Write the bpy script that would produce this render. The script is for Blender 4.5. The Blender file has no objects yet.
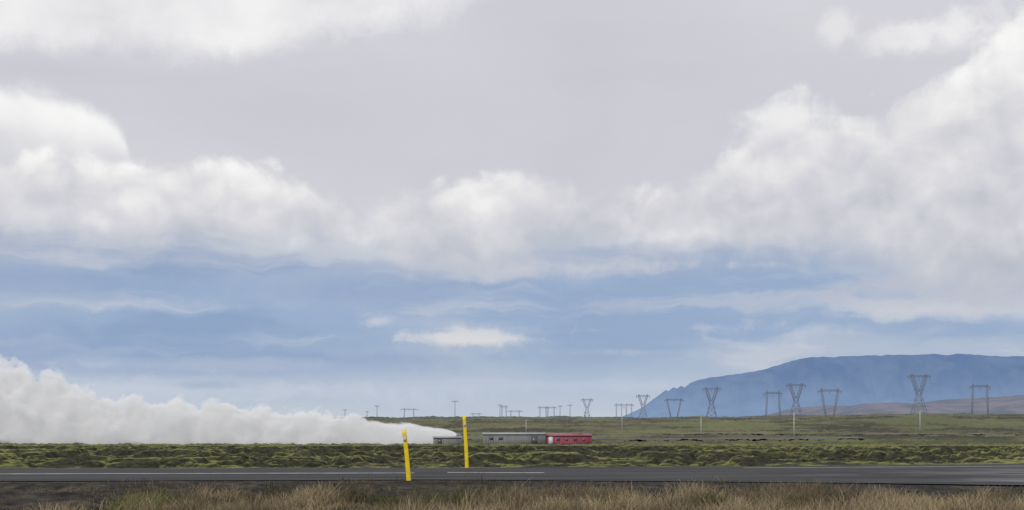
import bpy, math, numpy as np, random
random.seed(4); rng=np.random.default_rng(4)
F=1236.0; CH=1.7; HY=420.0
scene=bpy.context.scene
try:
    scene.view_settings.view_transform='Standard'; scene.view_settings.look='None'; scene.view_settings.exposure=0
except Exception: pass

def lin(c):
    return tuple(((v/255)/12.92 if v/255<=0.04045 else ((v/255+0.055)/1.055)**2.4) for v in c)
def wx(px,Y): return (px-512)/F*Y
def wz(py,Y): return CH+(HY-py)/F*Y

# ---------------- numpy noise
def hsh(ix,iy,seed):
    n=(ix.astype(np.int64)*374761393+iy.astype(np.int64)*668265263+seed*1442695041)&0xffffffff
    n=((n^(n>>13))*1274126177)&0xffffffff
    n=n^(n>>16)
    return (n&0xffff)/65535.0
def vn(x,y,seed=0):
    ix=np.floor(x);iy=np.floor(y);fx=x-ix;fy=y-iy
    fx=fx*fx*(3-2*fx);fy=fy*fy*(3-2*fy)
    a=hsh(ix,iy,seed);b=hsh(ix+1,iy,seed);c=hsh(ix,iy+1,seed);d=hsh(ix+1,iy+1,seed)
    return (a*(1-fx)+b*fx)*(1-fy)+(c*(1-fx)+d*fx)*fy
def fbm(x,y,o=4,seed=0,g=0.5):
    s=0;a=1;t=0
    for i in range(o):
        s=s+a*vn(x*2**i+17.3*i,y*2**i-9.1*i,seed+i);t+=a;a*=g
    return s/t
def sst(a,b,x):
    t=np.clip((x-a)/(b-a),0,1);return t*t*(3-2*t)

# ---------------- node expression helper
class S:
    def __init__(s,nt,sock): s.nt=nt;s.k=sock
    def _m(s,op,*o,clamp=False):
        n=s.nt.nodes.new('ShaderNodeMath');n.operation=op;n.use_clamp=clamp
        for i,v in enumerate((s,)+o):
            if isinstance(v,S): s.nt.links.new(v.k,n.inputs[i])
            else: n.inputs[i].default_value=v
        return S(s.nt,n.outputs[0])
    def __add__(s,o): return s._m('ADD',o)
    def __radd__(s,o): return s._m('ADD',o)
    def __sub__(s,o): return s._m('SUBTRACT',o)
    def __rsub__(s,o): return (s*-1.0)+o
    def __mul__(s,o): return s._m('MULTIPLY',o)
    def __rmul__(s,o): return s._m('MULTIPLY',o)
    def __truediv__(s,o): return s._m('DIVIDE',o)
    def clamp(s): return s._m('ADD',0.0,clamp=True)
    def max(s,o): return s._m('MAXIMUM',o)
    def min(s,o): return s._m('MINIMUM',o)
    def sqrt(s): return s._m('SQRT')
    def ss(s,a,b):
        n=s.nt.nodes.new('ShaderNodeMapRange');n.interpolation_type='SMOOTHSTEP'
        s.nt.links.new(s.k,n.inputs[0]);n.inputs[1].default_value=a;n.inputs[2].default_value=b
        return S(s.nt,n.outputs[0])
    def curve(s,pts):
        n=s.nt.nodes.new('ShaderNodeFloatCurve');s.nt.links.new(s.k,n.inputs['Value'])
        c=n.mapping.curves[0]
        n.mapping.use_clip=False
        while len(c.points)>2: c.points.remove(c.points[1])
        c.points[0].location=pts[0];c.points[1].location=pts[-1]
        for p in pts[1:-1]: c.points.new(*p)
        for p in c.points: p.handle_type='AUTO_CLAMPED'
        n.mapping.update()
        return S(s.nt,n.outputs[0])
def comb(nt,x,y,z=0.0):
    n=nt.nodes.new('ShaderNodeCombineXYZ')
    for i,v in enumerate((x,y,z)):
        if isinstance(v,S): nt.links.new(v.k,n.inputs[i])
        else: n.inputs[i].default_value=v
    return n.outputs[0]
def noise(nt,vec,scale,detail=4,rough=0.5,dist=0.0,dims='3D'):
    n=nt.nodes.new('ShaderNodeTexNoise');n.noise_dimensions=dims
    nt.links.new(vec,n.inputs['Vector'])
    n.inputs['Scale'].default_value=scale;n.inputs['Detail'].default_value=detail
    n.inputs['Roughness'].default_value=rough;n.inputs['Distortion'].default_value=dist
    return S(nt,n.outputs[0])
def voro(nt,vec,scale,detail=2,rough=0.5,smooth=0.6,dims='2D'):
    n=nt.nodes.new('ShaderNodeTexVoronoi');n.voronoi_dimensions=dims;n.feature='SMOOTH_F1'
    nt.links.new(vec,n.inputs['Vector'])
    n.inputs['Scale'].default_value=scale;n.inputs['Detail'].default_value=detail
    n.inputs['Roughness'].default_value=rough;n.inputs['Smoothness'].default_value=smooth
    return S(nt,n.outputs['Distance'])
def mixc(nt,a,b,f):
    n=nt.nodes.new('ShaderNodeMixRGB')
    for i,v in ((1,a),(2,b)):
        if isinstance(v,tuple): n.inputs[i].default_value=(*v[:3],1)
        else: nt.links.new(v,n.inputs[i])
    if isinstance(f,S): nt.links.new(f.k,n.inputs[0])
    else: n.inputs[0].default_value=f
    return n.outputs[0]
def sep(nt,v):
    n=nt.nodes.new('ShaderNodeSeparateXYZ');nt.links.new(v,n.inputs[0])
    return [S(nt,o) for o in n.outputs]

# ================= WORLD SKY
SUN_EL=math.radians(42); SUN_ROT=math.radians(205)
w=bpy.data.worlds.new("World");scene.world=w;w.use_nodes=True
nt=w.node_tree;nt.nodes.clear()
out=nt.nodes.new('ShaderNodeOutputWorld');bg=nt.nodes.new('ShaderNodeBackground')
nt.links.new(bg.outputs[0],out.inputs[0]);STR=0.1;bg.inputs[1].default_value=STR
sky=nt.nodes.new('ShaderNodeTexSky');sky.sky_type='NISHITA';sky.sun_disc=False
sky.sun_elevation=SUN_EL;sky.sun_rotation=SUN_ROT
tc=nt.nodes.new('ShaderNodeTexCoord')
X,Y,Z=sep(nt,tc.outputs['Generated'])
K=F/100
A=X._m('ARCTAN2',Y)*K
E=Z._m('ARCSINE')*K
def AE(px,py):
    dx=px-512
    return math.atan(dx/F)*K, math.atan((HY-py)/math.hypot(F,dx))*K
def C(r,g,b): return tuple(v/STR for v in lin((r,g,b)))
T=((A+6.5)/13.0).clamp()
def prof(pts):
    P=[]
    for px,py in pts:
        a,e=AE(px,py);P.append(((a+6.5)/13.0,(e+1)/8))
    P=[(0,P[0][1])]+P+[(1,P[-1][1])]
    return T.curve(P)*8.0-1.0
P0=comb(nt,A,E)
def shift(v,x,y):
    n=nt.nodes.new('ShaderNodeVectorMath');n.operation='ADD';nt.links.new(v,n.inputs[0]);n.inputs[1].default_value=(x,y,0);return n.outputs[0]
def scl(v,x,y):
    n=nt.nodes.new('ShaderNodeVectorMath');n.operation='MULTIPLY';nt.links.new(v,n.inputs[0]);n.inputs[1].default_value=(x,y,1);return n.outputs[0]
wn=nt.nodes.new('ShaderNodeTexNoise');wn.noise_dimensions='2D';nt.links.new(P0,wn.inputs['Vector']);wn.inputs['Scale'].default_value=1.6;wn.inputs['Detail'].default_value=3
wv=nt.nodes.new('ShaderNodeVectorMath');wv.operation='SUBTRACT';nt.links.new(wn.outputs['Color'],wv.inputs[0]);wv.inputs[1].default_value=(.5,.5,.5)
ws=nt.nodes.new('ShaderNodeVectorMath');ws.operation='SCALE';nt.links.new(wv.outputs[0],ws.inputs[0]);ws.inputs['Scale'].default_value=0.26
wa=nt.nodes.new('ShaderNodeVectorMath');wa.operation='ADD';nt.links.new(P0,wa.inputs[0]);nt.links.new(ws.outputs[0],wa.inputs[1])
PW=wa.outputs[0]
def cum(v):
    b=0.42-voro(nt,v,3.0,1,0.5,0.9)
    n=noise(nt,scl(v,0.75,1.0),1.3,6,0.52,0,'2D')-0.5
    return b*0.20+n*0.95
H1=cum(PW); H2=cum(shift(PW,0.06,0.16))
relief=(H1-H2)
Hc=H1
big=noise(nt,P0,0.45,3,0.5,0,'2D')-0.5
soft=noise(nt,PW,0.9,4,0.5,0,'2D')-0.5
fine=noise(nt,PW,4.0,5,0.65,0,'2D')-0.5
st=noise(nt,scl(PW,0.28,1.6),0.9,5,0.5,0,'2D')-0.5
st2=noise(nt,scl(shift(PW,7.3,3.1),0.22,2.2),1.1,6,0.55,0,'2D')-0.5
ramp=nt.nodes.new('ShaderNodeValToRGB');cr=ramp.color_ramp
stops=[(420,(196,205,216)),(405,(187,199,216)),(385,(170,187,211)),(355,(149,171,202)),(320,(151,172,204)),(290,(153,173,203)),(262,(166,178,202)),(230,(198,201,210))]
el=[((AE(512,y)[1]+0.5)/5,c) for y,c in stops]
cr.elements[0].position=el[0][0];cr.elements[0].color=(*lin(el[0][1]),1)
cr.elements[1].position=el[-1][0];cr.elements[1].color=(*lin(el[-1][1]),1)
for p,c in el[1:-1]:
    e=cr.elements.new(p);e.color=(*lin(c),1)
nt.links.new((((E+st*0.35)+0.5)/5).k,ramp.inputs[0])
rs=nt.nodes.new('ShaderNodeVectorMath');rs.operation='SCALE';nt.links.new(ramp.outputs[0],rs.inputs[0]);rs.inputs['Scale'].default_value=1/STR
col=mixc(nt,sky.outputs[0],rs.outputs[0],0.90)
right=A.ss(-1.5,4.5)
m=(st+right*0.14).ss(-0.06,0.16)*0.6
col=mixc(nt,col,C(187,195,210),m)
m=(st2+fine*0.08).ss(0.0,0.14)*0.6*E.ss(0.1,0.4)
col=mixc(nt,col,C(201,206,215),m)
m=(st*-1.0+fine*0.08).ss(0.03,0.18)*0.6*E.ss(0.35,0.7)*(1.0-A.ss(-1.5,2.5)*0.6)
col=mixc(nt,col,C(136,158,193),m)
def blob(px,py,rx,ry,nz,lo=0.0,hi=0.5,src=None):
    a,e=AE(px,py)
    u=(A-a)/(rx/100);v=(E-e)/(ry/100)
    d=1.0-(u*u+v*v).sqrt()+nz
    return d.ss(lo,hi)
for (px,py,rx,ry,al) in ((150,345,260,36,.65),(440,292,240,28,.6),(60,282,200,24,.6),(300,362,170,14,.45),(950,335,130,8,.3)):
    col=mixc(nt,col,C(138,161,197),blob(px,py,rx,ry,st*3.0+fine*0.6,0,1.0)*al)
for (px,py,rx,ry,al,c) in ((470,338,120,10,.9,(218,218,220)),(375,321,24,9,.65,(205,210,219)),(700,328,260,14,.7,(203,207,216)),(508,274,30,9,.5,(192,198,212)),(140,392,260,18,.6,(198,206,218)),(560,385,330,8,.4,(192,203,219)),(960,310,190,16,.7,(202,205,213)),(160,305,170,12,.4,(182,192,211)),(640,268,190,18,.7,(198,201,210)),(750,265,60,12,.6,(210,211,216)),(230,365,140,9,.45,(188,197,213)),(620,352,170,8,.4,(190,198,212)),(880,285,240,24,.8,(186,191,205)),(200,262,160,14,.4,(186,193,209))):
    col=mixc(nt,col,C(*c),blob(px,py,rx,ry,st*3.2+st2*1.5+fine*1.3,-0.1,0.9)*al)
col=mixc(nt,col,C(156,172,198),blob(205,385,42,6,fine*1.5+st*2.0,0,1.0)*0.55)
# upper layer (stratiform veil)
up=(E-prof([(0,235),(380,230),(700,235),(1024,250)])+soft*0.4).ss(-0.1,0.35)
uc=mixc(nt,C(200,201,210),C(212,212,218),(big*1.3+st*1.0+0.45).clamp())
uc=mixc(nt,uc,C(195,196,206),blob(330,115,260,60,soft*1.2,0,1.2)*0.55)
uc=mixc(nt,uc,C(198,199,207),blob(60,72,170,18,soft*1.2+st,0,1.0)*0.7)
col=mixc(nt,col,uc,up)
# top-left bright stratus
d=E-prof([(0,46),(60,54),(150,58),(230,54),(300,40),(400,20),(500,2),(620,-30),(1024,-80)])+soft*0.30+fine*0.22+st*0.3+0.05
tl=mixc(nt,C(222,222,225),C(243,243,243),(0.5+soft*1.8+relief*1.0+st*1.4).clamp())
col=mixc(nt,col,tl,d.ss(-0.05,0.28)*0.92*(1.0-E.ss(5.0,7.5)*0.6))
# wisps top right
for (px,py,rx,ry,al) in ((833,24,24,24,.6),(900,40,44,16,.7),(960,45,60,28,.6),(1000,25,70,50,.95),(815,115,60,26,.85),(790,130,70,30,.7),(870,140,100,40,.7)):
    col=mixc(nt,col,C(236,236,237),blob(px,py,rx,ry,Hc*2.4+fine*1.0,0.0,1.0)*al)
# left upper cumulus
d1=(prof([(-60,80),(0,80),(60,92),(100,104),(118,118),(135,165),(200,300),(1024,400)])-E)+Hc*0.22+fine*0.12
d2=(E-prof([(0,150),(1024,150)]))+Hc*0.4
lc=mixc(nt,C(212,212,217),C(247,247,246),(1.0-d1.ss(0.05,0.6)*0.6+relief*0.6+soft*0.5).clamp())
col=mixc(nt,col,lc,d1.ss(-0.04,0.16)*d2.ss(-0.25,0.3))
# main cumulus bank
cc=nt.nodes.new('ShaderNodeValToRGB');r=cc.color_ramp
r.elements[0].position=0.0;r.elements[0].color=(*lin((174,178,191)),1)
r.elements[1].position=1.0;r.elements[1].color=(*lin((247,247,246)),1)
for p,c in ((0.3,(195,197,206)),(0.6,(216,216,221)),(0.82,(234,234,234))):
    e=r.elements.new(p);e.color=(*lin(c),1)
top=prof([(-20,156),(60,154),(180,152),(255,166),(330,182),(368,194),(400,186),(450,180),(520,165),(585,172),(640,184),(700,170),(750,144),(800,124),(850,112),(905,92),(945,64),(985,30),(1030,-6)])
bot=prof([(0,250),(200,248),(350,244),(400,256),(550,252),(660,262),(800,268),(1024,276)])
d=(top-E)+Hc*0.60+fine*0.20
mt=d.ss(-0.04,0.16)
mb=((E-bot)+Hc*0.40+st*0.7+fine*0.12).ss(-0.20,0.30)
under=(1.0-((E-1.5)/(right*0.9+1.2)).clamp())
shade=(0.95-under*0.58-d.ss(0.1,2.2)*0.10+relief*0.60+Hc*0.35+soft*0.55+(fine*0.12)).clamp()
nt.links.new(shade.k,cc.inputs[0])
cs=nt.nodes.new('ShaderNodeVectorMath');cs.operation='SCALE';nt.links.new(cc.outputs[0],cs.inputs[0]);cs.inputs['Scale'].default_value=1/STR
col=mixc(nt,col,cs.outputs[0],mt*mb*0.97)
col=mixc(nt,col,C(200,203,210),E.ss(5.5,9.0)*0.8)
nt.links.new(col,bg.inputs[0])
try:
    w.cycles.sampling_method='MANUAL';w.cycles.sample_map_resolution=256
except Exception: pass

# ================= SUN
sd=bpy.data.lights.new("sun",'SUN');sd.energy=1.5;sd.angle=math.radians(8);sd.color=(1,.96,.9)
so=bpy.data.objects.new("sun",sd);scene.collection.objects.link(so)
from mathutils import Vector
dirv=Vector((math.sin(SUN_ROT)*math.cos(SUN_EL),math.cos(SUN_ROT)*math.cos(SUN_EL),math.sin(SUN_EL)))
so.rotation_euler=dirv.to_track_quat('Z','Y').to_euler()

# ================= CAMERA
cd=bpy.data.cameras.new("camera");co=bpy.data.objects.new("camera",cd);scene.collection.objects.link(co)
co.location=(0,0,CH);co.rotation_euler=(math.radians(90),0,0)
cd.sensor_width=36;cd.lens=36*F/1024;cd.shift_y=(HY-255)/1024;cd.clip_end=60000;cd.clip_start=0.1
scene.camera=co

# ================= MATERIAL HELPERS
def mat(name,color=(.5,.5,.5),rough=.8,spec=0.3,nvar=0.0,nscale=3,metal=0):
    m=bpy.data.materials.new(name);m.use_nodes=True;t=m.node_tree
    b=t.nodes['Principled BSDF'];b.inputs['Roughness'].default_value=rough
    b.inputs['Specular IOR Level'].default_value=spec;b.inputs['Metallic'].default_value=metal
    g=t.nodes.new('ShaderNodeTexCoord')
    n=noise(t,g.outputs['Object'],nscale,4,.6)
    c=mixc(t,tuple(v*(1-nvar) for v in color),tuple(min(1,v*(1+nvar)) for v in color),n.ss(.3,.7))
    t.links.new(c,b.inputs['Base Color'])
    return m
def mesh_np(name,V,Fq,material,cols=None,smooth=False,parent=None):
    me=bpy.data.meshes.new(name)
    V=np.asarray(V,dtype=np.float32);Fq=np.asarray(Fq,dtype=np.int32)
    nf,k=Fq.shape
    me.vertices.add(len(V));me.vertices.foreach_set('co',V.ravel())
    me.loops.add(nf*k);me.loops.foreach_set('vertex_index',Fq.ravel())
    me.polygons.add(nf);me.polygons.foreach_set('loop_start',np.arange(nf,dtype=np.int32)*k)
    try: me.polygons.foreach_set('loop_total',np.full(nf,k,dtype=np.int32))
    except Exception: pass
    if smooth: me.polygons.foreach_set('use_smooth',np.ones(nf,dtype=bool))
    me.update(calc_edges=True);me.validate()
    if cols is not None:
        ca=me.color_attributes.new('col','FLOAT_COLOR','POINT')
        c4=np.ones((len(V),4),dtype=np.float32);c4[:,:3]=cols
        ca.data.foreach_set('color',c4.ravel())
    me.materials.append(material)
    o=bpy.data.objects.new(name,me);scene.collection.objects.link(o)
    if parent: o.parent=parent
    return o
def gridF(nr,nc):
    i=np.arange(nr-1)[:,None]*nc+np.arange(nc-1)[None,:]
    return np.stack([i,i+1,i+nc+1,i+nc],-1).reshape(-1,4)

# ================= TERRAIN
def ytarget(Yv):
    return np.interp(Yv,[70,110,200,300,400,600,900,1500,3000,20000],[449.5,448.5,446.5,444,439,431,424,419.5,418.5,420])
def far_edge(Xv):
    return 43.3+np.interp(Xv,[-30,0,10,20,40],[-0.9,0,1.6,4.2,6.5])
def near_edge(Xv):
    return 34.9+np.interp(Xv,[-40,-14,-2,8,16,30],[-1.2,-0.9,0.0,-1.6,-3.7,-5.2])
def terrain(Xv,Yv):
    z0=np.where(Yv>70,CH+(HY-ytarget(np.maximum(Yv,70)))/F*Yv,0.0)
    s=Xv/np.maximum(Yv,1)
    z0=z0+sst(600,1100,Yv)*sst(0.1,0.36,s)*4.5*np.interp(Yv,[0,900,20000],[0,1,8])
    z0=np.where(Yv<28,-0.10,z0)
    z0=np.where((Yv>=28)&(Yv<33),-0.10+0.10*(Yv-28)/5,z0)
    fe=far_edge(Xv);ne=near_edge(Xv)
    wxn=fbm(Xv*.3+5,Yv*.3,2,2)*2.0
    a=fbm(Xv*.22+wxn,Yv*.16,4,3,.5)
    hb=sst(.40,.60,a)
    hb2=fbm(Xv*1.1,Yv*.9,4,11,.55)
    hum=hb*0.34+sst(.35,.7,hb2)*0.26
    am=sst(0.5,5.0,Yv-fe)*np.interp(Yv,[0,80,200,1000,20000],[1,1.05,1.2,2.2,4])
    big=(fbm(Xv*.02,Yv*.02,3,21)-.5)*sst(350,900,Yv)*5
    big=big+(fbm(Xv*.004,Yv*.004,3,31)-.5)*sst(900,2500,Yv)*14
    z=z0+(hum-0.38)*am+big
    nv=sst(0.2,1.5,ne-Yv)
    z=z+nv*(fbm(Xv*1.5,Yv*1.5,4,41)-.5)*0.22
    z=z-0.03*sst(0,0.5,fe-Yv)*sst(0,0.5,Yv-ne)
    return z,hum,am,hb
rows=np.concatenate([np.linspace(-400,0,20)[:-1],np.linspace(0,20,40)[:-1],np.arange(20,45,0.2),np.arange(45,112,0.2),np.geomspace(112,18000,210)])
ncol=1150
t=np.linspace(-1,1,ncol)
Yg=np.repeat(rows[:,None],ncol,1);Xg=(30+0.60*np.abs(rows))[:,None]*t[None,:]
Zg,hum,am,hbv=terrain(Xg,Yg)
slope=np.gradient(Zg,axis=0)/np.maximum(np.gradient(rows)[:,None],1e-3)
moss=np.array([.165,.178,.050]);moss2=np.array([.25,.235,.09]);lava=np.array([.030,.029,.023]);dirt=np.array([.036,.032,.028]);olive=np.array([.14,.15,.074]);brown=np.array([.125,.110,.072])
n1=fbm(Xg*.25,Yg*.10,4,51);n2=fbm(Xg*1.3,Yg*1.3,4,61);n3=fbm(Xg*.02,Yg*.008,4,71)
nb=fbm(Xg*.16,Yg*.10,4,55)
def L(a,b,f): return a*(1-f[...,None])+b*f[...,None]
c=L(moss*np.ones(Xg.shape+(3,)),moss2,sst(.42,.62,n1)*sst(.35,.6,n2))
dark=np.clip(sst(.05,.20,slope+(n2-.5)*.3)*.9+(1-hbv)*sst(.44,.62,n2)*.7+sst(.52,.60,nb)*.95*sst(.36,.52,n2),0,.95)
c=L(c,lava,dark)
farf=sst(180,450,Yg)
s3=L(olive*np.ones(Xg.shape+(3,)),brown,sst(.46,.58,n3))
s3=L(s3,np.array([.05,.052,.038]),sst(.48,.58,fbm(Xg*.03,Yg*.015,4,81))*.8)
s3=L(s3,np.array([.19,.195,.095]),sst(.54,.64,fbm(Xg*.015,Yg*.02,3,85))*.7)
c=L(c,s3,farf)
verge=sst(-0.4,0.8,far_edge(Xg)+0.9+ (n2-.5)*2.0-Yg)
c=L(c,dirt,verge)
c=L(c,np.array([.10,.082,.055]),verge*sst(.5,.7,n2)*.5)
gm=bpy.data.materials.new("mossy_ground");gm.use_nodes=True;g=gm.node_tree;b=g.nodes['Principled BSDF'];b.inputs['Roughness'].default_value=.95;b.inputs['Specular IOR Level'].default_value=.1
at=g.nodes.new('ShaderNodeAttribute');at.attribute_name='col'
geo=g.nodes.new('ShaderNodeNewGeometry')
nn=noise(g,geo.outputs['Position'],3.0,5,.7)
mul=g.nodes.new('ShaderNodeVectorMath');mul.operation='SCALE';g.links.new(at.outputs['Color'],mul.inputs[0]);g.links.new((nn.ss(.33,.68)*1.15+0.4).k,mul.inputs['Scale'])
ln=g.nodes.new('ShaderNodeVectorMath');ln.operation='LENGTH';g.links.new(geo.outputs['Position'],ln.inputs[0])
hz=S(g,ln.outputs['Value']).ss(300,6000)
g.links.new(mixc(g,mul.outputs[0],(.15,.19,.25),hz*0.6),b.inputs['Base Color'])  # distance haze painted into the base colour of far ground
V=np.stack([Xg,Yg,Zg],-1).reshape(-1,3)
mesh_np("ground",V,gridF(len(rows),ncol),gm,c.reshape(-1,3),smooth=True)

# ================= ROAD
rx=np.linspace(-90,90,241)
ne=near_edge(rx);fe=far_edge(rx)
nr=16
ty=np.linspace(0,1,nr)
Yr=ne[None,:]+(fe-ne)[None,:]*ty[:,None];Xr=np.repeat(rx[None,:],nr,0)
Zr=0.02+0.05*(1-(2*ty-1)**2)[:,None]+0*Xr
rm=bpy.data.materials.new("asphalt");rm.use_nodes=True;g=rm.node_tree;b=g.nodes['Principled BSDF'];b.inputs['Roughness'].default_value=.85;b.inputs['Specular IOR Level'].default_value=.15
geo=g.nodes.new('ShaderNodeNewGeometry');px_,py_,pz_=sep(g,geo.outputs['Position'])
a1=noise(g,comb(g,px_*0.12,py_*1.2),1.0,5,.6);a2=noise(g,geo.outputs['Position'],25,3,.6);a3=noise(g,comb(g,px_*0.3,py_*0.9),0.8,3,.5)
cA=mixc(g,(.036,.036,.039),(.070,.070,.072),a1.ss(.35,.65))
worn=((px_-9.0)/9.0+(a3-.5)*3.0).ss(0.2,0.9)*(py_ - 37.2 + (a3-.5)*5.0)._m('ABSOLUTE').ss(6.0,2.5)
cA=mixc(g,cA,(.21,.21,.215),worn*a1.ss(.3,.6)*0.85)
cA=mixc(g,cA,(.03,.03,.03),a2.ss(.55,.8)*.4)
g.links.new(cA,b.inputs['Base Color'])
road=mesh_np("road",np.stack([Xr,Yr,Zr],-1).reshape(-1,3),gridF(nr,241),rm,smooth=True)
pm=mat("road_paint",(.62,.62,.6),.6,.3,.25,2)
def strip(name,x0,x1,off,wd,lift=0.006):
    xs=np.linspace(x0,x1,max(2,int((x1-x0)/.75)+1));vs=[];
    for i,dy in enumerate((0,wd)):
        yy=near_edge(xs)+(far_edge(xs)-near_edge(xs))*off+dy
        tt=(yy-near_edge(xs))/(far_edge(xs)-near_edge(xs))
        vs.append(np.stack([xs,yy,0.02+0.05*(1-(2*tt-1)**2)+lift],-1))
    return np.concatenate(vs),gridF(2,len(xs))
VV=[];FF=[];o=0
segs=[(-60,-40,.35),(-16,-3,.37),(-2,1,.40),(8,20,.82),(24,60,.8)]
for x0,x1,of in segs:
    v,f=strip("",x0,x1,of,.20);VV.append(v);FF.append(f+o);o+=len(v)
mesh_np("road_marking",np.concatenate(VV),np.concatenate(FF),pm)

# ================= bars / boxes builder
class B:
    def __init__(s): s.v=[];s.f=[]
    def bar(s,p,q,r,r2=None):
        p=np.array(p,float);q=np.array(q,float);d=q-p;d/=np.linalg.norm(d)
        a=np.array([0,0,1.]) if abs(d[2])<.9 else np.array([1.,0,0])
        u=np.cross(d,a);u/=np.linalg.norm(u);v=np.cross(d,u);r2=r if r2 is None else r2
        n=len(s.v)
        for c,rr in ((p,r),(q,r2)):
            for x,y in ((-1,-1),(1,-1),(1,1),(-1,1)): s.v.append(tuple(c+u*x*rr+v*y*rr))
        s.f+=[(n,n+1,n+5,n+4),(n+1,n+2,n+6,n+5),(n+2,n+3,n+7,n+6),(n+3,n,n+4,n+7),(n+3,n+2,n+1,n),(n+4,n+5,n+6,n+7)]
    def box(s,x0,x1,y0,y1,z0,z1):
        n=len(s.v)
        s.v+=[(x,y,z) for z in(z0,z1) for x,y in((x0,y0),(x1,y0),(x1,y1),(x0,y1))]
        s.f+=[(n,n+1,n+5,n+4),(n+1,n+2,n+6,n+5),(n+2,n+3,n+7,n+6),(n+3,n,n+4,n+7),(n+3,n+2,n+1,n),(n+4,n+5,n+6,n+7)]
    def make(s,name,m,parent=None): return mesh_np(name,s.v,s.f,m,parent=parent)
def gz(x,y):
    return float(terrain(np.array([float(x)]),np.array([float(y)]))[0][0])
def haze_mat(name,base,haze,f):  # airlight painted in: constant haze-coloured emission mixed over the surface
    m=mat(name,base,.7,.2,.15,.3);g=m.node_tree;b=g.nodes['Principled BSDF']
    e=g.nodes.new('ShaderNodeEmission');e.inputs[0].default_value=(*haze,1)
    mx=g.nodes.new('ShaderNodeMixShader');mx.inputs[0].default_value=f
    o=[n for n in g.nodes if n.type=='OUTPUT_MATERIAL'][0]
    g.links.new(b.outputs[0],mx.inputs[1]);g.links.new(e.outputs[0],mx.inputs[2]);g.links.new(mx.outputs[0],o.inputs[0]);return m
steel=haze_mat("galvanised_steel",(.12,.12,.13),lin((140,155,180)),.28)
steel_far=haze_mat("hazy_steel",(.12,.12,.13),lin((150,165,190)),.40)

def goblet(px,top,base,Yd,r,m):
    x=wx(px,Yd);zb=wz(base,Yd)-1.0;zt=wz(top,Yd);Hh=zt-zb;b=B()
    wb=Hh*.17;ww=Hh*.05;wt=Hh*.25;zw=zb+Hh*.50;zc=zb+Hh*.93;dp=.7
    for sy in(-1,1):
        yb=Yd+sy*wb*dp;yw=Yd+sy*ww;yt=Yd+sy*ww
        for sx in(-1,1):
            b.bar((x+sx*wb,yb,zb),(x+sx*ww,yw,zw),r)
            b.bar((x+sx*ww,yw,zw),(x+sx*wt*.80,yt,zc),r)
            b.bar((x+sx*ww*.2,yw,zw+Hh*.06),(x+sx*wt*.50,yt,zc),r*.8)
            b.bar((x+sx*wt*.8,yt,zc),(x+sx*wt*.62,yt,zt),r*.8)
            b.bar((x+sx*wt*.5,yt,zc),(x+sx*wt*.62,yt,zt),r*.7)
            b.bar((x+sx*wt*1.15,Yd,zc+Hh*.01),(x+sx*wt*.62,yt,zt),r*.6)
            for k in range(4):
                f0=k/4;f1=(k+.5)/4;f2=(k+1)/4
                P=lambda f,o:((x+sx*(ww+(wt*.8-ww)*f)) if o else (x+sx*(ww*.2+(wt*.5-ww*.2)*f)),yt,(zw+(zc-zw)*f) if o else (zw+Hh*.06+(zc-zw-Hh*.06)*f))
                b.bar(P(f0,1),P(f1,0),r*.5);b.bar(P(f1,0),P(f2,1),r*.5)
        b.bar((x-wt*1.15,Yd+sy*ww*.6,zc),(x+wt*1.15,Yd+sy*ww*.6,zc),r)
        b.bar((x-wt*.85,Yd+sy*ww*.6,zc+Hh*.035),(x+wt*.85,Yd+sy*ww*.6,zc+Hh*.035),r*.7)
        for k in range(8):
            xa=x-wt*.85+wt*1.7*k/8;xb=x-wt*.85+wt*1.7*(k+1)/8
            b.bar((xa,Yd+sy*ww*.6,zc+(Hh*.035 if k%2 else 0)),(xb,Yd+sy*ww*.6,zc+(0 if k%2 else Hh*.035)),r*.5)
        lv=[0,.4,.7,1]
        for k in range(3):
            w0=wb+(ww-wb)*lv[k];w1=wb+(ww-wb)*lv[k+1];z0=zb+(zw-zb)*lv[k];z1=zb+(zw-zb)*lv[k+1]
            y0=Yd+sy*(wb*dp+(ww-wb*dp)*lv[k]);y1=Yd+sy*(wb*dp+(ww-wb*dp)*lv[k+1])
            b.bar((x-w0,y0,z0),(x+w1,y1,z1),r*.5);b.bar((x+w0,y0,z0),(x-w1,y1,z1),r*.5)
            b.bar((x-w1,y1,z1),(x+w1,y1,z1),r*.6)
    for sx in(-1,0,1):
        b.bar((x+sx*wt*1.05,Yd,zc),(x+sx*wt*1.05,Yd,zc-Hh*.09),r*.8)
    b.make("transmission_tower",m)
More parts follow.
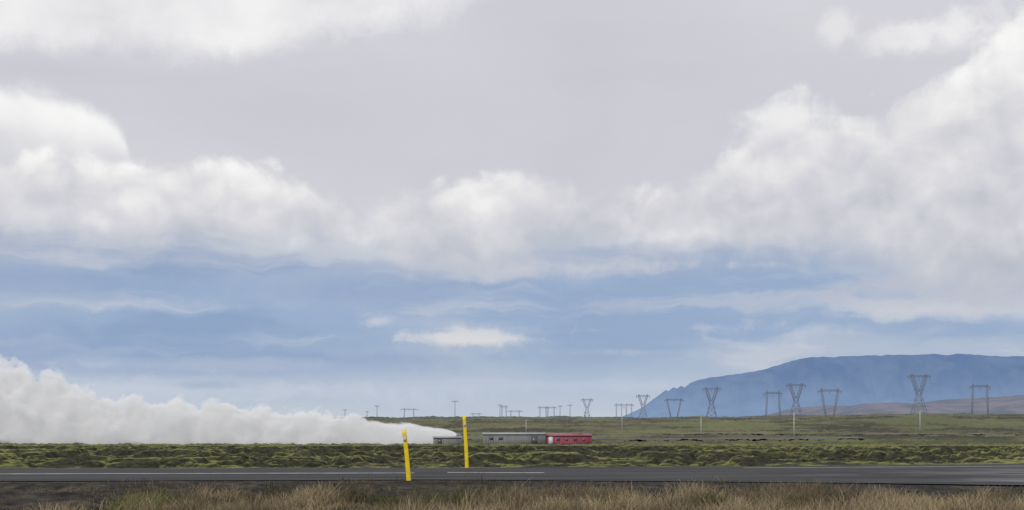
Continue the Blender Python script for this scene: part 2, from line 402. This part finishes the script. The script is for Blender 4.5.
def portal(px,top,base,Yd,r,m,wpx,tops,bots):
    x=wx(px,Yd);zb=wz(base,Yd)-1.0;zt=wz(top,Yd);Hh=zt-zb;b=B();s=Yd/F
    zc=zb+Hh*.88
    W=wpx*s;g=Hh*.03
    for sy in(-1,1):
        b.bar((x-W,Yd+sy*g,zc),(x+W,Yd+sy*g,zc),r)
        b.bar((x-W*.8,Yd+sy*g,zc+Hh*.045),(x+W*.8,Yd+sy*g,zc+Hh*.045),r*.6)
        for k in range(10):
            xa=x-W*.8+W*1.6*k/10;xb=xa+W*.16
            b.bar((xa,Yd+sy*g,zc+(Hh*.045 if k%2 else 0)),(xb,Yd+sy*g,zc+(0 if k%2 else Hh*.045)),r*.45)
    for i in(0,1):
        xt=x+tops[i]*s;xb=x+bots[i]*s
        for k in(-1,1):
            b.bar((xb+k*g*.5,Yd,zb),(xt+k*g,Yd,zc),r*.95)
            b.bar((xt+k*g,Yd,zc),(xt,Yd,zt),r*.7)
        for k in range(8):
            f0=k/8;f1=(k+1)/8;sg=1 if k%2 else -1
            b.bar((xb+(xt-xb)*f0+sg*g*.6,Yd,zb+(zc-zb)*f0),(xb+(xt-xb)*f1-sg*g*.8,Yd,zb+(zc-zb)*f1),r*.5)
    for k in (-.95,0,.95): b.bar((x+k*W,Yd,zc),(x+k*W,Yd,zc-Hh*.10),r*.7)
    b.make("transmission_tower",m)
goblet(919,374,413,860,.17,steel)
goblet(796,383,417,980,.18,steel)
goblet(711.5,387,418,1080,.19,steel)
goblet(587,398.5,419,1600,.24,steel_far)
goblet(643,394.5,418,1350,.22,steel_far)
portal(829.5,387.5,416,900,.21,steel,12,(-8,8.5),(-3.5,4))
portal(773,390,418,1000,.21,steel,9,(-6,6),(-7,7))
portal(980,383,413,900,.21,steel,10.5,(-7,7),(-8,8))
portal(674,397.5,417.5,1250,.25,steel,10,(-7,7),(-3,3))
for px,top,wp in ((409,408,9),(476,413,6),(515,410,8),(543,406,6),(551,406,6),(504,405,4),(619,403,5),(629,403,5)):
    portal(px,top,420,1900,.26,steel_far,wp,(-wp*.5,wp*.5),(-wp*.55,wp*.55))
def pole(px,top,base,Yd,r,m,arm=True,name="utility_pole"):
    x=wx(px,Yd);zb=wz(base,Yd)-.6;zt=wz(top,Yd);b=B();Hh=zt-zb
    b.bar((x,Yd,zb),(x,Yd,zt),r,r*.7)
    if arm:
        b.bar((x-Hh*.13,Yd,zt-Hh*.08),(x+Hh*.13,Yd,zt-Hh*.08),r*.7)
        for k in(-1,0,1): b.bar((x+k*Hh*.12,Yd,zt-Hh*.08),(x+k*Hh*.12,Yd,zt-Hh*.02),r*.6)
    b.make(name,m)
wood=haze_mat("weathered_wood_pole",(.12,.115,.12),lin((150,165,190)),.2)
for px,top in ((455,400),(377,405),(367,411),(345,409),(500,404),(560,405),(570,404),(585,412)):
    pole(px,top,421,1100,.26,wood)
white=mat("pale_galvanised_pole",(.5,.5,.5),.5,.4,.1)
def lamp(px,top,base,Yd):
    x=wx(px,Yd);zb=wz(base,Yd)-.4;zt=wz(top,Yd);b=B()
    b.bar((x,Yd,zb),(x,Yd,zt),.15,.10);b.bar((x,Yd,zt),(x+.9,Yd,zt+.12),.08);b.box(x+.8,x+1.5,Yd-.15,Yd+.15,zt+.05,zt+.2)
    b.make("street_lamp",white)
lamp(794,413,438,420);lamp(920,411,433,520);lamp(701,417,437,480);lamp(622,408,434,560);lamp(466+60,420,434,560)

# ================= YELLOW STAKES
ym=mat("yellow_plastic",(.82,.60,.015),.45,.4,.12,4)
refl=mat("reflector_grey",(.5,.5,.48),.3,.5,.05)
def stake(x,y,h,lean,wd,curv=0):
    e=bpy.data.objects.new("roadside_marker_post",None);scene.collection.objects.link(e)
    z0=gz(x,y)-0.1;e.location=(x,y,z0);h+=.1
    n=14;prof_=[(-.5,-.12),(-.5,.12),(-.2,.3),(.2,.3),(.5,.12),(.5,-.12),(.25,-.22),(-.25,-.22)]
    V=[];Fq=[]
    for i in range(n+1):
        f=i/n;cx=-lean*f-curv*f*f;tz=h*f
        wv_=wd*(1-.12*f)
        for (a,bb) in prof_:
            zz=tz+(a*wd*.5 if i==n else 0)
            V.append((cx+a*wv_,bb*wv_,zz))
    for i in range(n):
        for k in range(8):
            Fq.append((i*8+k,i*8+(k+1)%8,(i+1)*8+(k+1)%8,(i+1)*8+k))
    t0=n*8
    Fq+=[(t0,t0+1,t0+2,t0+7),(t0+2,t0+3,t0+6,t0+7),(t0+3,t0+4,t0+5,t0+6)]
    o=mesh_np("stake",V,Fq,ym,parent=e)
    f=.83;cx=-lean*f-curv*f*f
    b=B();b.box(cx-wd*.28,cx+wd*.28,-wd*.28,-wd*.235,h*f-.07,h*f+.07);b.make("reflector",refl,e)
    b=B();b.box(cx-wd*.28,cx+wd*.28,wd*.31,wd*.34,h*f-.07,h*f+.07);b.make("rear_reflector",refl,e)
Y1=34.7;stake(wx(409,Y1),Y1,1.42,.10,.13,.04)
Y2=44.6;stake(wx(467,Y2),Y2,1.90,.06,.135,.05)

# ================= BUILDINGS
def house(name,x0,x1,y0,y1,z0,z1,wall,roofm,openings,pitch=0.0,corr=0.6):
    e=bpy.data.objects.new(name,None);scene.collection.objects.link(e)
    b=B();b.box(x0,x1,y0,y1,z0-1,z1);b.make("walls",wall,e)
    b=B()
    x=x0+corr
    while x<x1-.1: b.bar((x,y0-.05,z0),(x,y0-.05,z1-.02),.04);x+=corr
    b.make("wall_ribs",wall,e)
    ym_=(y0+y1)/2
    V=[(x0-.2,y0-.25,z1+.01),(x1+.2,y0-.25,z1+.01),(x1+.2,ym_,z1+.12+pitch),(x0-.2,ym_,z1+.12+pitch),(x1+.2,y1+.25,z1+.01),(x0-.2,y1+.25,z1+.01),
       (x0-.2,y0-.25,z1+.15),(x1+.2,y0-.25,z1+.15),(x1+.2,ym_,z1+.27+pitch),(x0-.2,ym_,z1+.27+pitch),(x1+.2,y1+.25,z1+.15),(x0-.2,y1+.25,z1+.15)]
    Fq=[(0,1,7,6),(6,7,8,9),(9,8,10,11),(4,5,11,10),(0,3,2,1),(3,5,4,2),(1,2,8,7),(2,4,10,8),(0,6,9,3),(3,9,11,5)]
    mesh_np("roof",V,Fq,roofm,parent=e)
    for nm,a,bb,c0,c1,mm in openings:
        b=B();b.box(a,bb,y0-.16,y0-.02,c0,c1);b.make(nm,mm,e)
    return e
gw=mat("grey_corrugated_wall",(.22,.225,.23),.7,.3,.1,.5);gr=mat("light_grey_roof",(.33,.34,.35),.6,.3,.1,.5)
rw=mat("red_painted_wall",(.33,.085,.125),.7,.3,.15,.5);rr=mat("dark_red_roof",(.30,.12,.15),.6,.3,.1,.5)
wm=mat("white_trim",(.66,.66,.66),.6,.3,.05);dk=mat("dark_window_glass",(.09,.095,.10),.2,.5,.1)
Yb=290
zb=wz(445,Yb)
X0,X1=wx(483,Yb),wx(545,Yb)
ops=[("window",X0+1.5+i*2.2,X0+2.4+i*2.2,zb+1.3,zb+1.9,dk) for i in range(2)]+[("door",X1-3.2,X1-1.8,zb,zb+2.0,dk)]
house("grey_industrial_building",X0,X1,Yb,Yb+9,zb,wz(434.5,Yb),gw,gr,ops,.15)
X0,X1=wx(546.5,Yb),wx(592,Yb)
ops=[("door",X0+.5,X0+1.5,zb,zb+1.9,wm)]+[("window",X0+2.4+i*2.0,X0+3.1+i*2.0,zb+1.1,zb+1.6,rr if i%2 else dk) for i in range(4)]
e=house("red_industrial_building",X0,X1,Yb+.5,Yb+8,zb,wz(436,Yb),rw,rr,ops,.4)
b=B();b.box(X0+6.2,X0+8.6,Yb+2,Yb+5,wz(436,Yb)+.1,wz(433.2,Yb));b.make("roof_annex",rw,e)
X0,X1=wx(433,Yb),wx(461,Yb)
e=house("steam_vent_building",X0,X1,Yb+1,Yb+6,zb,wz(438,Yb),gw,gr,[("door",X0+1,X0+2,zb,zb+1.5,dk)],.1)
b=B();b.bar((wx(459,Yb),Yb+2,zb),(wx(459,Yb),Yb+2,wz(434,Yb)),.25,.25);b.bar((wx(459,Yb),Yb+2,wz(435,Yb)),(wx(456,Yb),Yb+2,wz(434.5,Yb)),.28,.34);b.make("steam_pipe",gr,e)
def ribbon(name,pts,wd,lift,m):
    P=[]
    for (a,bb) in zip(pts[:-1],pts[1:]):
        for f in np.linspace(0,1,40,endpoint=False): P.append((a[0]+(bb[0]-a[0])*f,a[1]+(bb[1]-a[1])*f))
    P=np.array(P)
    Z=np.array([max(gz(x,y),gz(x,y+wd*.5),gz(x,y+wd)) for x,y in P])
    Z=np.convolve(np.pad(Z,3,'edge'),np.ones(7)/7,'valid')+lift
    V=np.concatenate([np.stack([P[:,0],P[:,1],Z],-1),np.stack([P[:,0],P[:,1]+wd,Z],-1)])
    mesh_np(name,V,gridF(2,len(P)),m)
ra=mat("far_asphalt",(.12,.12,.13),.8,.2,.2,.1)
ribbon("side_road",[(-30,372),(30,368),(85,378),(115,398)],16,.35,ra)
gravel=mat("pale_gravel",(.24,.23,.20),.9,.1,.2,.1)
ribbon("gravel_track",[(60,520),(130,500),(210,505),(330,520)],9,.4,gravel)

# ================= MOUNTAIN
Ym=9000.
knots=[(600,424),(630,421),(637,417),(645,408),(655,401),(662,396),(666,390),(670,392),(674,387),(678,389),(681,385),(686,388),(690,383),(697,380),(710,377),(735,374),(755,371),(780,364),(800,358),(830,356),(860,355.5),(900,354),(960,354),(1024,356),(1200,358),(1500,380)]
nx,ny=900,80
xs=np.linspace(wx(600,Ym),wx(1500,Ym),nx)
ridge=np.interp(xs,[wx(k[0],Ym) for k in knots],[wz(k[1],Ym) for k in knots])
ridge=ridge+(fbm(xs*.012,xs*0,3,97)-.5)*14*sst(0,80,ridge)
tt=np.linspace(0,1,ny)
Ys=Ym-900+tt*2600
XX,YY=np.meshgrid(xs,Ys)
fr=(YY-(Ym-900))/900
gul=1-np.abs(2*fbm(XX*.004,YY*.0012,5,91)-1)
fp=np.where(fr<1,np.clip(fr,0,1)**1.0*0.55+0.45*sst(.62,.95,fr+(gul-.6)*.5),1.0)
fp=np.clip(fp*(1-(1-np.clip(fr,0,1))*(gul-.5)*.9),0,1)
dec=np.where(fr>1,np.clip(1-(fr-1)*.25,0,1),1)
ZZ=-20+(ridge[None,:]+20)*fp*dec
ZZ+=(fbm(XX*.02,YY*.02,3,95)-.5)*8*np.clip(fr,0,1)
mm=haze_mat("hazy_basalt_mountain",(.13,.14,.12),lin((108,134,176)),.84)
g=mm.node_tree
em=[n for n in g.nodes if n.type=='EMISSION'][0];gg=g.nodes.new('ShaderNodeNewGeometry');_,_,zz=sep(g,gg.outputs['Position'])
g.links.new(mixc(g,lin((132,157,194)),lin((106,133,174)),zz.ss(0,420)),em.inputs[0])  # painted airlight, paler towards the mountain's foot
bs=g.nodes['Principled BSDF'];mn=noise(g,gg.outputs['Position'],.004,6,.65)
g.links.new(mixc(g,(.04,.05,.05),(.28,.28,.26),mn.ss(.35,.65)),bs.inputs['Base Color'])
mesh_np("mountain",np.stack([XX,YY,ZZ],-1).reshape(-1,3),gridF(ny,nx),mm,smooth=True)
Yh=3200.
kn=[(740,421),(800,419),(835,413),(860,407),(880,404),(905,403.5),(940,405),(975,404),(1000,401),(1024,398),(1100,392),(1300,390),(1500,420)]
nx,ny=500,40
xs=np.linspace(wx(740,Yh),wx(1500,Yh),nx);rd=np.interp(xs,[wx(k[0],Yh) for k in kn],[wz(k[1],Yh) for k in kn])
Ys=Yh-500+np.linspace(0,1,ny)*1400
XX,YY=np.meshgrid(xs,Ys);fr=np.clip((YY-(Yh-500))/500,0,1)
ZZ=-10+(rd[None,:]+10)*sst(0,1,fr)+(fbm(XX*.01,YY*.01,4,99)-.5)*14*fr
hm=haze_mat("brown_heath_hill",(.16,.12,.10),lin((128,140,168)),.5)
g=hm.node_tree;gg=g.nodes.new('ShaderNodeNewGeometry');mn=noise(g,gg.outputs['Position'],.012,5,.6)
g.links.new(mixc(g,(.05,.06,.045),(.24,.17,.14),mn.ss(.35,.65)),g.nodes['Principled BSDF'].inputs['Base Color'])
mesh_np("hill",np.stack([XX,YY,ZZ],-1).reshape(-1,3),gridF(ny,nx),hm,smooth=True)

# ================= STEAM (volume scatter with added glow)
Ys0=312.
xsrc=wx(458,Ys0)
LEN=190.
kn=[(458,434.2,438),(452,431,440),(440,428,444),(400,423,449),(340,416,450),(300,412,450),(250,409,450),(200,405,450),(150,402,450),(110,398,450),(80,389,450),(50,380,450),(0,368,450),(-80,352,450),(-250,340,450)]
def pr(p): return (xsrc-wx(p,Ys0))/LEN
zcK=[];hzK=[]
for p,a,bb in kn:
    za,zb_=wz(a,Ys0),wz(bb,Ys0)
    f=min(max(pr(p),0),1);zcK.append((f,((za+zb_)/2+10)/40));hzK.append((f,((za-zb_)/2)/40))
sm=bpy.data.materials.new("steam");sm.use_nodes=True;g=sm.node_tree;g.nodes.clear()
o=g.nodes.new('ShaderNodeOutputMaterial');gg=g.nodes.new('ShaderNodeTexCoord')
x,y,z=sep(g,gg.outputs['Object'])
f=((x*-1.0+xsrc)/LEN).clamp()
zc=f.curve(zcK)*40.0-10.0;hz=f.curve(hzK)*40.0
wy=hz*1.1+0.2
u=(z-zc)/hz;v=(y-Ys0)/wy
rad=(u*u+v*v).sqrt()
sn=noise(g,gg.outputs['Object'],.17,5,.55)-.5
amp=(f*6.0).clamp()
q=1.0-rad+sn*(amp*2.1+0.7)
den=q.ss(-0.05,0.30)*(0.6+(1.0-f)._m('POWER',6.0)*1.2)
vs=g.nodes.new('ShaderNodeVolumeScatter');vs.inputs['Color'].default_value=(1,1,1,1);g.links.new(den.k,vs.inputs['Density']);vs.inputs['Anisotropy'].default_value=0.0
ve=g.nodes.new('ShaderNodeEmission');ve.inputs[0].default_value=(.98,.985,1,1);g.links.new((den*0.245).k,ve.inputs[1])  # added glow brightens the steam, standing in for multiple scattering
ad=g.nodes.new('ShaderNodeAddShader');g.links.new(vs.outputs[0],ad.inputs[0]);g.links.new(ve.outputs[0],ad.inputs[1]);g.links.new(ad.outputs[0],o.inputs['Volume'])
try: sm.cycles.volume_step_rate=0.14
except Exception as ex: print(ex)
ns=60;nrg=20;V=[];Fq=[]
fz=[k[0] for k in zcK]
for i in range(ns+1):
    ff=(i/ns)**1.3;xx=xsrc+0.6-LEN*ff*0.99
    zc_=np.interp(ff,fz,[k[1] for k in zcK])*40-10;h_=np.interp(ff,fz,[k[1] for k in hzK])*40
    R=1.55
    for k in range(nrg):
        a=2*math.pi*k/nrg
        V.append((xx,Ys0+math.cos(a)*(h_*1.1+.2)*R,zc_+math.sin(a)*h_*R+(.2*math.sin(a))))
for i in range(ns):
    for k in range(nrg):
        Fq.append((i*nrg+k,i*nrg+(k+1)%nrg,(i+1)*nrg+(k+1)%nrg,(i+1)*nrg+k))
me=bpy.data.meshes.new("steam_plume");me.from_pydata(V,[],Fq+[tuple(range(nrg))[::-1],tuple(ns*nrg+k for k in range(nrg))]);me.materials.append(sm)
import bmesh
bm=bmesh.new();bm.from_mesh(me);bmesh.ops.recalc_face_normals(bm,faces=bm.faces);bm.to_mesh(me);bm.free()
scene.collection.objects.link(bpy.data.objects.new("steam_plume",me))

# ================= GRASS (one mesh)
def grass(name,n,xr,yr,hr,wd,keepf,palette,bend=.35,hf=None):
    x=rng.uniform(*xr,n);y=rng.uniform(*yr,n)
    k=keepf(x,y);sel=rng.random(n)<k;x=x[sel];y=y[sel];n=len(x)
    z=terrain(x,y)[0]-.01
    cl=sst(.3,.75,fbm(x*1.3,y*1.3,3,123))
    h=rng.uniform(*hr,n)*(0.35+1.25*cl)
    if hf is not None: h=h*hf(x,y)
    a=rng.uniform(0,2*np.pi,n);bd=rng.uniform(.05,bend,n)*h;wda=wd*rng.uniform(.6,1.3,n)
    fx=np.cos(a);fy=np.sin(a);pa=rng.uniform(0,np.pi,n);sx=np.cos(pa)*wda/2;sy=np.sin(pa)*wda/2
    P=[]
    for hh,bb,ws_ in ((0,0,1),(0.55,.3,.8)):
        for s in(-1,1): P.append(np.stack([x+fx*bd*bb+s*sx*ws_,y+fy*bd*bb+s*sy*ws_,z+h*hh],-1))
    for s in(-1,1): P.append(np.stack([x+fx*bd+s*sx*.25,y+fy*bd+s*sy*.25,z+h],-1))
    V=np.stack(P,1).reshape(-1,3)
    b0=np.arange(n)[:,None]*6
    Fq=np.concatenate([b0+np.array([[0,1,3,2]]),b0+np.array([[2,3,5,4]])])
    pal=np.array(palette);g2=fbm(x*.45,y*.45,3,77)
    gi=sst(.62,.70,g2)
    base=pal[0]*(1-gi[:,None])+pal[2]*gi[:,None]
    tone=sst(.35,.65,fbm(x*.7,y*.7,3,78))[:,None]
    base=base*(.60+.6*tone)
    mx=rng.random(n)[:,None]**2*.6
    cc_=(base*(1-mx)+pal[1]*mx)*rng.uniform(.7,1.2,n)[:,None]
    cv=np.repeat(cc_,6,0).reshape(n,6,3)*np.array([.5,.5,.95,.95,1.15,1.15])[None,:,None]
    m=bpy.data.materials.new(name);m.use_nodes=True;t_=m.node_tree;bs=t_.nodes['Principled BSDF'];bs.inputs['Roughness'].default_value=.8;bs.inputs['Specular IOR Level'].default_value=.15
    at_=t_.nodes.new('ShaderNodeAttribute');at_.attribute_name='col';t_.links.new(at_.outputs['Color'],bs.inputs['Base Color'])
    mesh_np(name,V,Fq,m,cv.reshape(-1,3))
dry=[(.36,.285,.175),(.10,.08,.055),(.15,.155,.055)]
def dens(x):
    return np.interp(x,[-20,-11.2,-8.0,-7.4,-6.6,-5.8,-4.6,-4.3,-1,1,5,10,10.6,11,20],[.3,.1,.2,.7,.8,.3,.35,1.0,.95,.75,.8,.8,.4,.2,.5])
def kf(x,y):
    d=fbm(x*.7+3,y*.9,3,140)
    lim=25.7+(fbm(x*.35,y*0+2,3,150)-.5)*6+dens(x)*1.9
    return sst(.62,.82,d+dens(x)*.33)*sst(0.8,-0.8,y-lim)
grass("dry_grass",440000,(-26,26),(18,31),(.16,.34),.012,kf,dry,.9,lambda x,y:.6+.5*dens(x))
def kv(x,y): return sst(.56,.68,fbm(x*.9,y*.9,3,160))*(y<near_edge(x)-.5)
grass("verge_grass",90000,(-40,40),(24,35),(.06,.18),.014,kv,[(.18,.14,.09),(.07,.06,.04),(.09,.10,.04)],.9)
print("done")
